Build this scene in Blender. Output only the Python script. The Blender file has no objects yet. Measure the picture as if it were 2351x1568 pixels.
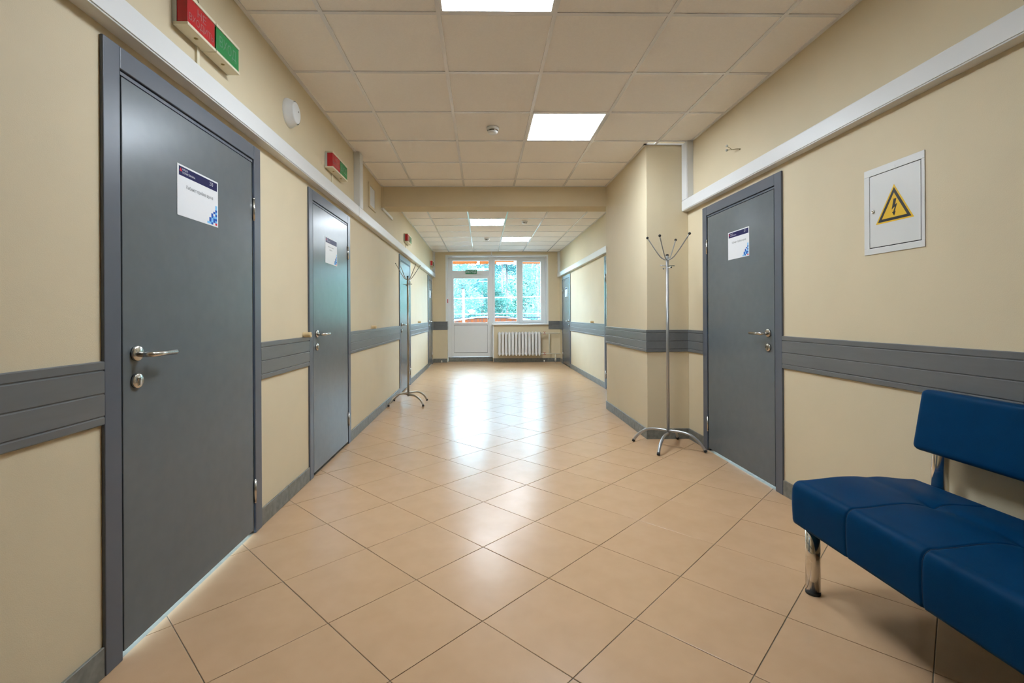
import bpy, bmesh, math, random
from mathutils import Matrix, Vector
random.seed(7)
SC = bpy.context.scene
COL = SC.collection

# ------------------------------------------------------------------ camera
IMG_W, IMG_H = 2351.0, 1568.0
F_PX, PPX, PPY = 1100.95, 1129.03, 724.4          # focal length and principal point in pixels
YAW, PITCH, ROLL = 0.0185, 0.0002, -0.0054
EYE = 1.1356
def _rot():
    c, s = math.cos(YAW), math.sin(YAW);   A = Matrix(((c, -s, 0), (s, c, 0), (0, 0, 1)))
    c, s = math.cos(PITCH), math.sin(PITCH); B = Matrix(((1, 0, 0), (0, c, s), (0, -s, c)))
    c, s = math.cos(ROLL), math.sin(ROLL); D = Matrix(((c, 0, s), (0, 1, 0), (-s, 0, c)))
    return D @ B @ A
R = _rot()
cam = bpy.data.cameras.new('camera'); cam_o = bpy.data.objects.new('camera', cam); COL.objects.link(cam_o)
cam.sensor_fit = 'HORIZONTAL'; cam.sensor_width = 36.0; cam.lens = F_PX / IMG_W * 36.0
cam.shift_x = (IMG_W / 2 - PPX) / IMG_W
cam.shift_y = (PPY - IMG_H / 2) / IMG_W
cam.clip_start = 0.02; cam.clip_end = 300
rt, fw, up = R[0], R[1], R[2]
cam_o.matrix_world = Matrix(((rt[0], up[0], -fw[0], 0), (rt[1], up[1], -fw[1], 0), (rt[2], up[2], -fw[2], EYE), (0, 0, 0, 1)))
SC.camera = cam_o

# ------------------------------------------------------------------ world, sun, exposure
W_STRENGTH = 40.0
PANEL_STRENGTH = 34.0
wd = bpy.data.worlds.new('sky'); SC.world = wd; wd.use_nodes = True
bg = wd.node_tree.nodes['Background']; bg.inputs[0].default_value = (0.52, 0.76, 1.0, 1); bg.inputs[1].default_value = W_STRENGTH
sun = bpy.data.lights.new('sun', 'SUN'); sun.energy = 22.0; sun.angle = math.radians(1.0); sun.color = (1.0, 0.96, 0.88)
sun_o = bpy.data.objects.new('sun', sun); COL.objects.link(sun_o); sun_o.rotation_euler = (math.radians(48), 0, math.radians(-20))
vs = SC.view_settings
vs.view_transform = 'Standard'; vs.look = 'None'; vs.gamma = 1.0; vs.exposure = 0.16; vs.use_curve_mapping = False
SC.cycles.use_denoising = True
SC.cycles.max_bounces = 6; SC.cycles.diffuse_bounces = 5; SC.cycles.glossy_bounces = 4
SC.cycles.use_adaptive_sampling = True; SC.cycles.adaptive_threshold = 0.14; SC.cycles.adaptive_min_samples = 16
SC.cycles.transparent_max_bounces = 16; SC.cycles.sample_clamp_indirect = 6.0

# ------------------------------------------------------------------ materials
MATS = {}
def mat(name, color, rough=0.5, metal=0.0, spec=0.5, var=0.0, vscale=6.0, bump=0.0, bscale=200.0, coat=0.0, coat_rough=0.1,
        var_color=None, stretch=None, transl=None, rvar=0.0):
    m = bpy.data.materials.new(name); m.use_nodes = True
    nt = m.node_tree; p = nt.nodes['Principled BSDF']
    p.inputs['Base Color'].default_value = (*color, 1); p.inputs['Roughness'].default_value = rough
    p.inputs['Metallic'].default_value = metal; p.inputs['Specular IOR Level'].default_value = spec
    p.inputs['Coat Weight'].default_value = coat; p.inputs['Coat Roughness'].default_value = coat_rough
    tc = nt.nodes.new('ShaderNodeTexCoord'); src = tc.outputs['Object']
    if stretch:
        mp = nt.nodes.new('ShaderNodeMapping'); mp.inputs['Scale'].default_value = stretch
        nt.links.new(src, mp.inputs[0]); src = mp.outputs[0]
    if var > 0:
        n = nt.nodes.new('ShaderNodeTexNoise'); n.inputs['Scale'].default_value = vscale; n.inputs['Detail'].default_value = 2
        n.inputs['Roughness'].default_value = 0.6
        nt.links.new(src, n.inputs['Vector'])
        cr = nt.nodes.new('ShaderNodeMapRange'); cr.inputs['From Min'].default_value = 0.3; cr.inputs['From Max'].default_value = 0.7
        nt.links.new(n.outputs['Fac'], cr.inputs['Value'])
        mx = nt.nodes.new('ShaderNodeMix'); mx.data_type = 'RGBA'
        vc = var_color or tuple(c * (1 - var) for c in color)
        mx.inputs['A'].default_value = (*color, 1); mx.inputs['B'].default_value = (*vc, 1)
        nt.links.new(cr.outputs[0], mx.inputs['Factor']); nt.links.new(mx.outputs['Result'], p.inputs['Base Color'])
        if rvar > 0:
            rr = nt.nodes.new('ShaderNodeMapRange'); rr.inputs['To Min'].default_value = rough - rvar; rr.inputs['To Max'].default_value = rough + rvar
            nt.links.new(n.outputs['Fac'], rr.inputs['Value']); nt.links.new(rr.outputs[0], p.inputs['Roughness'])
    if bump > 0:
        n2 = nt.nodes.new('ShaderNodeTexNoise'); n2.inputs['Scale'].default_value = bscale; n2.inputs['Detail'].default_value = 0
        nt.links.new(src, n2.inputs['Vector'])
        b = nt.nodes.new('ShaderNodeBump'); b.inputs['Strength'].default_value = bump; b.inputs['Distance'].default_value = 0.002
        nt.links.new(n2.outputs['Fac'], b.inputs['Height']); nt.links.new(b.outputs[0], p.inputs['Normal'])
    if transl:
        tr = nt.nodes.new('ShaderNodeBsdfTranslucent'); tr.inputs[0].default_value = (*transl, 1)
        ms = nt.nodes.new('ShaderNodeMixShader'); ms.inputs[0].default_value = 0.5
        out = nt.nodes['Material Output']
        nt.links.new(p.outputs[0], ms.inputs[1]); nt.links.new(tr.outputs[0], ms.inputs[2]); nt.links.new(ms.outputs[0], out.inputs[0])
    MATS[name] = m
    return m
def mat_emit(name, color, s):
    m = bpy.data.materials.new(name); m.use_nodes = True; nt = m.node_tree
    p = nt.nodes['Principled BSDF']; p.inputs['Base Color'].default_value = (0.8, 0.8, 0.8, 1)
    p.inputs['Emission Color'].default_value = (*color, 1); p.inputs['Emission Strength'].default_value = s
    MATS[name] = m; return m
def mat_glass(name):
    m = bpy.data.materials.new(name); m.use_nodes = True; nt = m.node_tree
    for n in list(nt.nodes):
        if n.type != 'OUTPUT_MATERIAL': nt.nodes.remove(n)
    out = [n for n in nt.nodes if n.type == 'OUTPUT_MATERIAL'][0]
    t = nt.nodes.new('ShaderNodeBsdfTransparent'); t.inputs[0].default_value = (0.93, 0.97, 0.96, 1)
    g = nt.nodes.new('ShaderNodeBsdfGlossy'); g.inputs['Roughness'].default_value = 0.0
    fr = nt.nodes.new('ShaderNodeFresnel'); fr.inputs[0].default_value = 1.5
    mx = nt.nodes.new('ShaderNodeMixShader')
    nt.links.new(fr.outputs[0], mx.inputs[0]); nt.links.new(t.outputs[0], mx.inputs[1]); nt.links.new(g.outputs[0], mx.inputs[2])
    nt.links.new(mx.outputs[0], out.inputs[0]); MATS[name] = m; return m

mat('wall_paint', (0.67, 0.575, 0.395), 0.62, spec=0.25, var=0.04, vscale=2.5, bump=0.12, bscale=380)
mat('tile', (0.57, 0.37, 0.215), 0.25, spec=0.28, var=0.10, vscale=7, var_color=(0.53, 0.34, 0.19), rvar=0.04)
mat('grout', (0.27, 0.235, 0.165), 0.85, var=0.3, vscale=20)
mat('base_tile', (0.215, 0.220, 0.195), 0.45, spec=0.4, var=0.35, vscale=26)
mat('base_grout', (0.15, 0.155, 0.14), 0.8)
mat('ceil_tile', (0.93, 0.905, 0.875), 0.85, spec=0.15, var=0.03, vscale=90, bump=0.35, bscale=330)
mat('t_rail', (0.80, 0.81, 0.83), 0.14, spec=0.5)
mat('door_laminate', (0.118, 0.140, 0.152), 0.27, spec=0.5, var=0.06, vscale=14)
mat('casing_laminate', (0.098, 0.114, 0.140), 0.33, spec=0.5, var=0.05, vscale=10)
mat('gap_shade_black', (0.010, 0.011, 0.014), 0.6, spec=0.2)  # near-black puts the shade of the gaps into the colour; also the black seal
mat('band', (0.150, 0.158, 0.160), 0.34, spec=0.5, var=0.10, vscale=30, stretch=(1, 0.15, 1))
mat('white_pvc', (0.78, 0.80, 0.80), 0.35, spec=0.45)
mat('trunk_white', (0.70, 0.71, 0.70), 0.42, spec=0.4, var=0.02, vscale=3)
mat('cream_plastic', (0.76, 0.70, 0.53), 0.40)
mat('grey_plastic', (0.52, 0.54, 0.51), 0.45)
mat('red_lens', (0.48, 0.010, 0.018), 0.22, spec=0.5)
mat('green_lens', (0.010, 0.235, 0.062), 0.22, spec=0.5)
mat('red_text', (0.42, 0.12, 0.13), 0.35)
mat('green_text', (0.07, 0.26, 0.14), 0.35)
mat('screw', (0.34, 0.24, 0.06), 0.5)
mat('steel', (0.62, 0.60, 0.56), 0.24, metal=1.0, var=0.06, vscale=40)
mat('steel_dark', (0.10, 0.085, 0.05), 0.6)
mat('chrome', (0.78, 0.74, 0.68), 0.09, metal=1.0)
mat('silver_paint', (0.44, 0.45, 0.45), 0.30, metal=0.75)
mat('nickel_paint', (0.40, 0.37, 0.31), 0.32, metal=0.75)
mat('black_rubber', (0.012, 0.012, 0.012), 0.5)
mat('black_plastic', (0.014, 0.012, 0.010), 0.28)
mat('leather', (0.0012, 0.037, 0.108), 0.42, spec=0.035, var=0.12, vscale=9, bump=0.10, bscale=700)
mat('seam', (0.002, 0.014, 0.05), 0.6)
mat('paper', (0.74, 0.75, 0.76), 0.40, spec=0.4)
mat('ink_navy', (0.012, 0.012, 0.075), 0.4, spec=0.12)
mat('ink_grey', (0.10, 0.11, 0.11), 0.5, spec=0.12)
mat('ink_white', (0.68, 0.69, 0.74), 0.5, spec=0.12)
mat('ink_red', (0.62, 0.03, 0.05), 0.5, spec=0.12)
mat('ink_blue', (0.014, 0.085, 0.40), 0.45, spec=0.12)
mat('ink_sky', (0.20, 0.50, 0.80), 0.45, spec=0.12)
mat('panel_paint', (0.68, 0.69, 0.67), 0.36, var=0.03, vscale=4)
mat('warn_yellow', (0.76, 0.47, 0.012), 0.4)
mat('warn_black', (0.010, 0.009, 0.006), 0.4)
mat('exit_green', (0.018, 0.21, 0.095), 0.4)
mat('radiator_paint', (0.75, 0.76, 0.76), 0.35)
mat('pipe_cream', (0.74, 0.71, 0.60), 0.4)
mat('valve_red', (0.42, 0.05, 0.04), 0.4)
mat('alarm_red', (0.60, 0.015, 0.04), 0.35)
mat('beige_plastic', (0.66, 0.51, 0.28), 0.42)
mat('wire_olive', (0.20, 0.165, 0.07), 0.5)
mat('vent_white', (0.70, 0.74, 0.78), 0.4)
mat('room_paint', (0.72, 0.74, 0.78), 0.8)
mat('concrete', (0.40, 0.40, 0.38), 0.8, var=0.2, vscale=5)
mat('rail_metal', (0.010, 0.014, 0.020), 0.5, spec=0.1)
mat('pole_white', (0.74, 0.76, 0.78), 0.5)
mat('canopy_orange', (0.120, 0.030, 0.006), 0.4, spec=0.02, transl=(0.08, 0.020, 0.004))
mat('arch_orange', (0.050, 0.0125, 0.0040), 0.45, spec=0.02)
mat('leaf_teal', (0.0248, 0.0713, 0.0775), 0.5, spec=0.12, var=0.5, vscale=1.6, var_color=(0.0099, 0.0341, 0.0465), transl=(0.0279, 0.0744, 0.0806))
mat('leaf_green', (0.0372, 0.0930, 0.0713), 0.5, spec=0.12, var=0.5, vscale=1.6, var_color=(0.0174, 0.0620, 0.0589), transl=(0.0403, 0.0992, 0.0775))
mat('leaf_pale', (0.1080, 0.1728, 0.1548), 0.5, spec=0.12, var=0.4, vscale=1.6, var_color=(0.0540, 0.1152, 0.1116), transl=(0.1080, 0.1728, 0.1584))
mat('bark', (0.13, 0.095, 0.088), 0.9, var=0.35, vscale=7, bump=0.4, bscale=25, spec=0.02)
mat('bounce_paving', (0.44, 0.48, 0.52), 0.85, var=0.15, vscale=0.5, spec=0.02)  # kept pale so the unseen ground reflects daylight up to the ceiling
mat('grass', (0.05, 0.12, 0.08), 0.9, var=0.4, vscale=0.6, spec=0.02)
mat_emit('led', (0.90, 1.01, 1.13), PANEL_STRENGTH)
mat_glass('glass')

# ------------------------------------------------------------------ mesh helpers
class MB:
    def __init__(s): s.v, s.f, s.sm = [], [], []
    def add(s, v, f, smooth=False):
        o = len(s.v); s.v += [tuple(p) for p in v]
        for q in f: s.f.append(tuple(i + o for i in q)); s.sm.append(smooth)
        return s
    def box(s, x0, x1, y0, y1, z0, z1):
        x0, x1 = min(x0, x1), max(x0, x1); y0, y1 = min(y0, y1), max(y0, y1); z0, z1 = min(z0, z1), max(z0, z1)
        return s.add([(x0, y0, z0), (x1, y0, z0), (x1, y1, z0), (x0, y1, z0), (x0, y0, z1), (x1, y0, z1), (x1, y1, z1), (x0, y1, z1)],
                     [(0, 3, 2, 1), (4, 5, 6, 7), (0, 1, 5, 4), (1, 2, 6, 5), (2, 3, 7, 6), (3, 0, 4, 7)])
    def prism(s, a, b, smooth=False):
        """closed solid between two matching 3-D outlines"""
        n = len(a)
        f = [tuple(range(n))[::-1], tuple(range(n, 2 * n))]
        s.add(list(a) + list(b), f)
        o = len(s.v) - 2 * n
        for i in range(n):
            j = (i + 1) % n; s.f.append((o + i, o + j, o + n + j, o + n + i)); s.sm.append(smooth)
        return s
    def tube(s, path, r, n=12, caps=True):
        P = [Vector(p) for p in path]; rr = r if isinstance(r, (list, tuple)) else [r] * len(P)
        prev = None; rings = []
        for i, p in enumerate(P):
            t = (P[min(i + 1, len(P) - 1)] - P[max(i - 1, 0)]).normalized()
            if prev is None:
                a = Vector((0, 0, 1)) if abs(t.z) < 0.9 else Vector((1, 0, 0)); u = t.cross(a).normalized()
            else:
                u = (prev - t * prev.dot(t)).normalized()
            prev = u; w = t.cross(u)
            rings.append([p + (u * math.cos(2 * math.pi * k / n) + w * math.sin(2 * math.pi * k / n)) * rr[i] for k in range(n)])
        o = len(s.v)
        for g in rings: s.v += [tuple(q) for q in g]
        for i in range(len(P) - 1):
            for k in range(n):
                k2 = (k + 1) % n
                s.f.append((o + i * n + k, o + i * n + k2, o + (i + 1) * n + k2, o + (i + 1) * n + k)); s.sm.append(True)
        if caps:
            s.f.append(tuple(o + k for k in range(n))[::-1]); s.sm.append(False)
            e = o + (len(P) - 1) * n; s.f.append(tuple(e + k for k in range(n))); s.sm.append(False)
        return s
    def ball(s, c, r, n=12, m=8, sc=(1, 1, 1)):
        o = len(s.v)
        for i in range(m + 1):
            th = math.pi * i / m
            for k in range(n):
                ph = 2 * math.pi * k / n
                s.v.append((c[0] + sc[0] * r * math.sin(th) * math.cos(ph), c[1] + sc[1] * r * math.sin(th) * math.sin(ph), c[2] + sc[2] * r * math.cos(th)))
        for i in range(m):
            for k in range(n):
                k2 = (k + 1) % n; s.f.append((o + i * n + k, o + (i + 1) * n + k, o + (i + 1) * n + k2, o + i * n + k2)); s.sm.append(True)
        return s
    def lathe(s, origin, axis, prof, n=24):
        """prof = [(distance along axis, radius)]"""
        ax = Vector(axis).normalized(); a = Vector((0, 0, 1)) if abs(ax.z) < 0.9 else Vector((1, 0, 0))
        u = ax.cross(a).normalized(); w = ax.cross(u); O = Vector(origin); o = len(s.v)
        for d, r in prof:
            for k in range(n):
                an = 2 * math.pi * k / n; s.v.append(tuple(O + ax * d + (u * math.cos(an) + w * math.sin(an)) * max(r, 1e-5)))
        for i in range(len(prof) - 1):
            for k in range(n):
                k2 = (k + 1) % n; s.f.append((o + i * n + k, o + i * n + k2, o + (i + 1) * n + k2, o + (i + 1) * n + k)); s.sm.append(True)
        return s
    def build(s, name, m, parent=None, org=None, bevel=0.0, seg=2, flat=False):
        """world-space shape -> object; children share the root's origin"""
        root = parent
        while root is not None and root.parent is not None: root = root.parent
        o3 = Vector(root.location) if root is not None else Vector(org or (0, 0, 0))
        me = bpy.data.meshes.new(name)
        me.from_pydata([(x - o3.x, y - o3.y, z - o3.z) for x, y, z in s.v], [], s.f)
        for p, k in zip(me.polygons, s.sm): p.use_smooth = k and not flat
        bm = bmesh.new(); bm.from_mesh(me); bmesh.ops.recalc_face_normals(bm, faces=bm.faces); bm.to_mesh(me); bm.free()
        me.materials.append(MATS[m])
        ob = bpy.data.objects.new(name, me); COL.objects.link(ob)
        if parent is not None: ob.parent = parent
        else: ob.location = o3
        if bevel > 0:
            b = ob.modifiers.new('bevel', 'BEVEL'); b.width = bevel; b.segments = seg; b.limit_method = 'ANGLE'; b.angle_limit = math.radians(40)
        return ob
def tag(o, label, cat, group=None, kind=None):
    o['label'] = label; o['category'] = cat
    if group: o['group'] = group
    if kind: o['kind'] = kind
    return o
def empty(name, loc, label, cat, group=None, kind=None):
    e = bpy.data.objects.new(name, None); COL.objects.link(e); e.location = loc; e.empty_display_size = 0.05
    return tag(e, label, cat, group, kind)
def curve(pts, n=6):
    """Catmull-Rom through the points"""
    P = [Vector(p) for p in pts]; P = [P[0] * 2 - P[1]] + P + [P[-1] * 2 - P[-2]]; out = []
    for i in range(1, len(P) - 2):
        for k in range(n):
            t = k / n; a, b, c, d = P[i - 1:i + 3]
            out.append(0.5 * ((2 * b) + (c - a) * t + (2 * a - 5 * b + 4 * c - d) * t * t + (3 * b - a - 3 * c + d) * t ** 3))
    return out + [P[-2]]
_TXT = {}
def text2d(s):
    if s not in _TXT:
        cu = bpy.data.curves.new('lettering', 'FONT'); cu.body = s; cu.size = 1.0; cu.resolution_u = 3
        ob = bpy.data.objects.new('lettering', cu); COL.objects.link(ob)
        dg = bpy.context.evaluated_depsgraph_get(); me = bpy.data.meshes.new_from_object(ob.evaluated_get(dg))
        v = [(p.co.x, p.co.y) for p in me.vertices]; f = [tuple(q.vertices) for q in me.polygons]
        bpy.data.objects.remove(ob); bpy.data.curves.remove(cu); bpy.data.meshes.remove(me)
        xs = [p[0] for p in v]; ys = [p[1] for p in v]; x0, x1, y0, y1 = min(xs), max(xs), min(ys), max(ys)
        _TXT[s] = ([((x - x0) / (x1 - x0), (y - y0) / (y1 - y0)) for x, y in v], f)
    return _TXT[s]
def lettering(mb, s, fn, a0, a1, b0, b1):
    """put the text into the rectangle a0..a1 x b0..b1 of a surface given by fn(a, b) -> xyz"""
    v, f = text2d(s)
    mb.add([fn(a0 + (a1 - a0) * x, b0 + (b1 - b0) * y) for x, y in v], f)
def quad(mb, fn, a0, a1, b0, b1): mb.add([fn(a0, b0), fn(a1, b0), fn(a1, b1), fn(a0, b1)], [(0, 1, 2, 3)])

# ------------------------------------------------------------------ layout numbers (metres)
XL, XR = -1.21, 1.885          # corridor walls
XC, YC0, YC1 = 1.50, 4.36, 5.80  # column
YB0, YB1, ZB = 5.77, 6.06, 2.449 # beam
H = 2.687                      # suspended ceiling
YE = 11.70                     # end wall
YBK = -3.2                     # wall behind the camera
DZ = 1.968                     # height of wall openings
L_DOORS = [(1.540, 2.615), (3.338, 4.368), (6.945, 7.990), (10.520, 11.370)]
R_DOORS = [(2.972, 4.052), (6.300, 7.372), (10.255, 11.303)]
OPEN_L, OPEN_R, OPEN_T, DOOR_R, SILL_Z = -0.876, 1.573, 2.590, 0.245, 0.905
YF = 11.95                     # front of the exit door and window frames

# ------------------------------------------------------------------ shell
def wall_with_openings(name, xin, xout, doors, y0, y1, label):
    mb = MB(); y = y0
    for a, b in doors:
        mb.box(xin, xout, y, a + 0.055, 0, 3.0); mb.box(xin, xout, a + 0.055, b - 0.055, DZ + 0.01, 3.0); y = b - 0.055
    mb.box(xin, xout, y, y1, 0, 3.0)
    return tag(mb.build(name, 'wall_paint'), label, 'wall', kind='structure')
wall_with_openings('wall_left', XL, XL - 0.14, L_DOORS, YBK, YE + 0.36, 'cream painted corridor wall on the left with four grey doors')
wall_with_openings('wall_right', XR, XR + 0.14, R_DOORS, YBK, YE + 0.36, 'cream painted corridor wall on the right behind the blue bench')
mb = MB(); mb.box(XL - 0.14, XR + 0.14, YBK - 0.15, YBK, -0.1, 3.0)
tag(mb.build('wall_back', 'wall_paint'), 'cream wall closing the corridor behind the viewer', 'wall', kind='structure')
mb = MB(); mb.box(XC, XR, YC0, YC1, 0, 2.76)
tag(mb.build('wall_column', 'wall_paint', bevel=0.004), 'cream pillar jutting from the right wall behind the coat stand', 'wall', kind='structure')
mb = MB(); mb.box(XL, XR, YB0, YB1, ZB, 2.95)
tag(mb.build('ceiling_beam', 'wall_paint'), 'cream beam crossing the corridor below the ceiling tiles', 'beam', kind='structure')
mb = MB()
mb.box(XL, OPEN_L, YE, YE + 0.36, 0, 3.0); mb.box(OPEN_R, XR, YE, YE + 0.36, 0, 3.0)
mb.box(OPEN_L, OPEN_R, YE, YE + 0.36, OPEN_T, 3.0); mb.box(DOOR_R, OPEN_R, YE, YE + 0.36, 0, SILL_Z)
tag(mb.build('wall_end', 'wall_paint'), 'cream end wall around the exit door and window', 'wall', kind='structure')

# rooms behind the doors; three of them are bright with daylight from a window of their own
def side_room(n, sgn, y0, y1, lit, label, sill=0.5):
    xi = (XL - 0.14) if sgn < 0 else (XR + 0.14); xo = xi + sgn * 3.0; mb = MB(); t = 0.1
    mb.box(xi, xo, y0 - t, y1 + t, -0.12, -0.002); mb.box(xi, xo, y0 - t, y1 + t, 2.9, 3.0)
    mb.box(xi, xo, y0 - t, y0, 0, 2.9); mb.box(xi, xo, y1, y1 + t, 0, 2.9)
    xa, xb = xo, xo + sgn * t
    if lit:
        mb.box(xa, xb, y0, y0 + 0.15, 0, 2.9); mb.box(xa, xb, y1 - 0.15, y1, 0, 2.9)
        mb.box(xa, xb, y0, y1, 0, sill); mb.box(xa, xb, y0, y1, 2.6, 2.9)
    else: mb.box(xa, xb, y0, y1, -0.1, 3.0)
    tag(mb.build('wall_room_%d' % n, 'room_paint'), label, 'room', kind='structure')
side_room(1, -1, 0.60, 3.00, True, 'pale room behind the nearest left door')
side_room(2, -1, 3.20, 6.50, False, 'pale room behind the second left door')
side_room(3, -1, 6.70, 9.60, False, 'pale room behind the third left door')
side_room(4, -1, 9.80, 11.90, True, 'pale room behind the last left door')
side_room(5, 1, 2.00, 5.50, True, 'pale room behind the nearest right door', 1.6)
side_room(6, 1, 5.80, 8.80, False, 'pale room behind the right door past the pillar')
side_room(7, 1, 9.30, 11.90, False, 'pale room behind the last right door')

# ------------------------------------------------------------------ floor with diagonal tiles
fl = MB().box(XL - 0.16, XR + 0.16, YBK - 0.1, YE + 0.36, -0.12, -0.0026).build('floor', 'grout')
tag(fl, 'floor of beige tiles laid diagonally with darker joints', 'floor', kind='structure')
S_T = 0.4041; HALF = S_T / 2 - 0.0015; FX, FY, FANG = -0.0066, 2.0695, -0.0054
def clip(poly, ax, lim, keep_less):
    out = []
    for i in range(len(poly)):
        a, b = poly[i], poly[(i + 1) % len(poly)]
        ia, ib = ((a[ax] <= lim) if keep_less else (a[ax] >= lim)), ((b[ax] <= lim) if keep_less else (b[ax] >= lim))
        if ia: out.append(a)
        if ia != ib:
            t = (lim - a[ax]) / (b[ax] - a[ax]); out.append((a[0] + (b[0] - a[0]) * t, a[1] + (b[1] - a[1]) * t))
    return out
def tile_mesh(poly, c):
    """bevelled tile with its top at z = 0; poly in world xy, stored about its own centre"""
    n = len(poly); e = 0.0016; v = []
    for x, y in poly:
        d = math.hypot(x - c[0], y - c[1]) or 1
        v.append((x - c[0] - (x - c[0]) / d * e * 1.3, y - c[1] - (y - c[1]) / d * e * 1.3, 0.0))
    v += [(x - c[0], y - c[1], -0.0007) for x, y in poly] + [(x - c[0], y - c[1], -0.01) for x, y in poly]
    f = [tuple(range(n))]
    for r in (0, 1):
        for i in range(n):
            j = (i + 1) % n; f.append((r * n + i, (r + 1) * n + i, (r + 1) * n + j, r * n + j))
    me = bpy.data.meshes.new('floor_tile'); me.from_pydata(v, [], f); me.materials.append(MATS['tile'])
    bm = bmesh.new(); bm.from_mesh(me); bmesh.ops.recalc_face_normals(bm, faces=bm.faces); bm.to_mesh(me); bm.free()
    return me
ca, sa = math.cos(FANG), math.sin(FANG); whole = None; n_tiles = 0
Q = S_T / math.sqrt(2); hd = HALF * math.sqrt(2)
for a in range(-6, 9):
    for b in range(-9, 38):
        if (a + b) % 2: continue
        cx, cy = FX + ca * a * Q - sa * b * Q, FY + sa * a * Q + ca * b * Q
        if cx < XL - 0.35 or cx > XR + 0.35 or cy < -0.45 or cy > YE + 0.5: continue
        poly = [(cx + ca * dx - sa * dy, cy + sa * dx + ca * dy) for dx, dy in ((hd, 0), (0, hd), (-hd, 0), (0, -hd))]
        p2 = clip(clip(poly, 0, XL + 0.001, False), 0, XR - 0.001, True)
        p2 = clip(p2, 1, YE + 0.25, True)
        if len(p2) < 3: continue
        area = abs(sum(p2[i][0] * p2[(i + 1) % len(p2)][1] - p2[(i + 1) % len(p2)][0] * p2[i][1] for i in range(len(p2)))) / 2
        if area < 0.0008: continue
        if len(p2) == 4 and p2 == poly:
            if whole is None: whole = tile_mesh([(x - cx, y - cy) for x, y in poly], (0, 0))
            me = whole; c = (cx, cy)
        else:
            c = (sum(p[0] for p in p2) / len(p2), sum(p[1] for p in p2) / len(p2)); me = tile_mesh(p2, c)
        o = bpy.data.objects.new('floor_tile', me); COL.objects.link(o); o.parent = fl
        o.location = (c[0], c[1], random.uniform(-0.0004, 0.0003)); o.rotation_euler = (random.uniform(-.0013, .0013), random.uniform(-.0013, .0013), 0)
        n_tiles += 1
# the same floor behind the viewer, plain
MB().box(XL, XR, YBK, -0.7, -0.01, -0.001).build('floor_tile', 'tile', fl)

# ------------------------------------------------------------------ suspended ceiling
cl = MB().box(XL - 0.16, XR + 0.16, YBK - 0.1, YE + 0.4, 2.95, 3.05).build('ceiling', 'ceil_tile')
tag(cl, 'suspended ceiling of square off-white panels in a metal grid', 'ceiling', kind='structure')
GX = [-0.82 + 0.6 * i for i in range(5)]
def cuts(a, b, first): return [a] + [y for y in first if a + 0.02 < y < b - 0.02] + [b]
NEAR_Y = cuts(YBK, YB0, [2.467 + 0.6 * j for j in range(-10, 7)])
FAR_Y = cuts(YB1, YE, [7.68 + 0.6 * j for j in range(-4, 8)])
XS = [XL] + GX + [XR]
LIGHTS = {(-0.22, 1.867): 'nearest', (0.38, 3.667): 'second', (-0.22, 7.68): 'third', (0.38, 9.48): 'last'}
light_cells = []
for ys in (NEAR_Y, FAR_Y):
    for j in range(len(ys) - 1):
        for i in range(len(XS) - 1):
            x0, x1, y0, y1 = XS[i], XS[i + 1], ys[j], ys[j + 1]
            hit = [k for k in LIGHTS if abs(k[0] - x0) < 0.01 and abs(k[1] - y0) < 0.01]
            if hit: light_cells.append((LIGHTS[hit[0]], x0, x1, y0, y1)); continue
            if ys is NEAR_Y and y0 >= YC0 - 0.1 and y1 <= YC1 + 0.01:
                if x0 >= XC: continue
                x1 = min(x1, XC)
            g = 0.004
            MB().box(x0 + g, x1 - g, y0 + g, y1 - g, H + 0.006, H + 0.02).build('ceiling_panel', 'ceil_tile', cl)
for x in GX:
    for y0, y1 in ((YBK, YB0), (YB1, YE)):
        if x > XC and y1 == YB0: y1 = YC0
        MB().box(x - 0.011, x + 0.011, y0, y1, H, H + 0.012).build('ceiling_rail', 't_rail', cl)
for ys in (NEAR_Y, FAR_Y):
    for y in ys[1:-1]:
        x1 = XC if YC0 < y < YC1 else XR
        MB().box(XL, x1, y - 0.011, y + 0.011, H + 0.0008, H + 0.011).build('ceiling_rail', 't_rail', cl)
for x0, x1, y0, y1 in ((XL, XL + 0.02, YBK, YB0), (XL, XL + 0.02, YB1, YE), (XR - 0.02, XR, YBK, YC0), (XR - 0.02, XR, YB1, YE), (XC - 0.02, XC, YC0 - 0.02, YB0),
                       (XC - 0.02, XR, YC0 - 0.02, YC0), (XL, XR, YE - 0.02, YE), (XL, XC, YB0 - 0.012, YB0)):
    MB().box(x0, x1, y0, y1, H - 0.001, H + 0.010).build('wall_angle', 't_rail', cl)
for which, x0, x1, y0, y1 in light_cells:
    words = {'nearest': 'square flush light panel nearest the viewer at the top edge', 'second': 'square flush light panel to the right of the smoke detector before the beam',
             'third': 'square flush light panel just beyond the beam', 'last': 'square flush light panel nearest the end window'}[which]
    e = empty('ceiling_light', ((x0 + x1) / 2, (y0 + y1) / 2, H), words, 'ceiling light', 'flush light panels in the ceiling grid')
    mb = MB(); w = 0.012
    for a in ((x0 + .011, x1 - .011, y0 + .011, y0 + .011 + w), (x0 + .011, x1 - .011, y1 - .011 - w, y1 - .011), (x0 + .011, x0 + .011 + w, y0 + .011 + w, y1 - .011 - w), (x1 - .011 - w, x1 - .011, y0 + .011 + w, y1 - .011 - w)):
        mb.box(*a, H + 0.001, H + 0.03)
    mb.build('frame', 'white_pvc', e)
    MB().box(x0 + .011 + w, x1 - .011 - w, y0 + .011 + w, y1 - .011 - w, H + 0.004, H + 0.012).build('diffuser', 'led', e)

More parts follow.
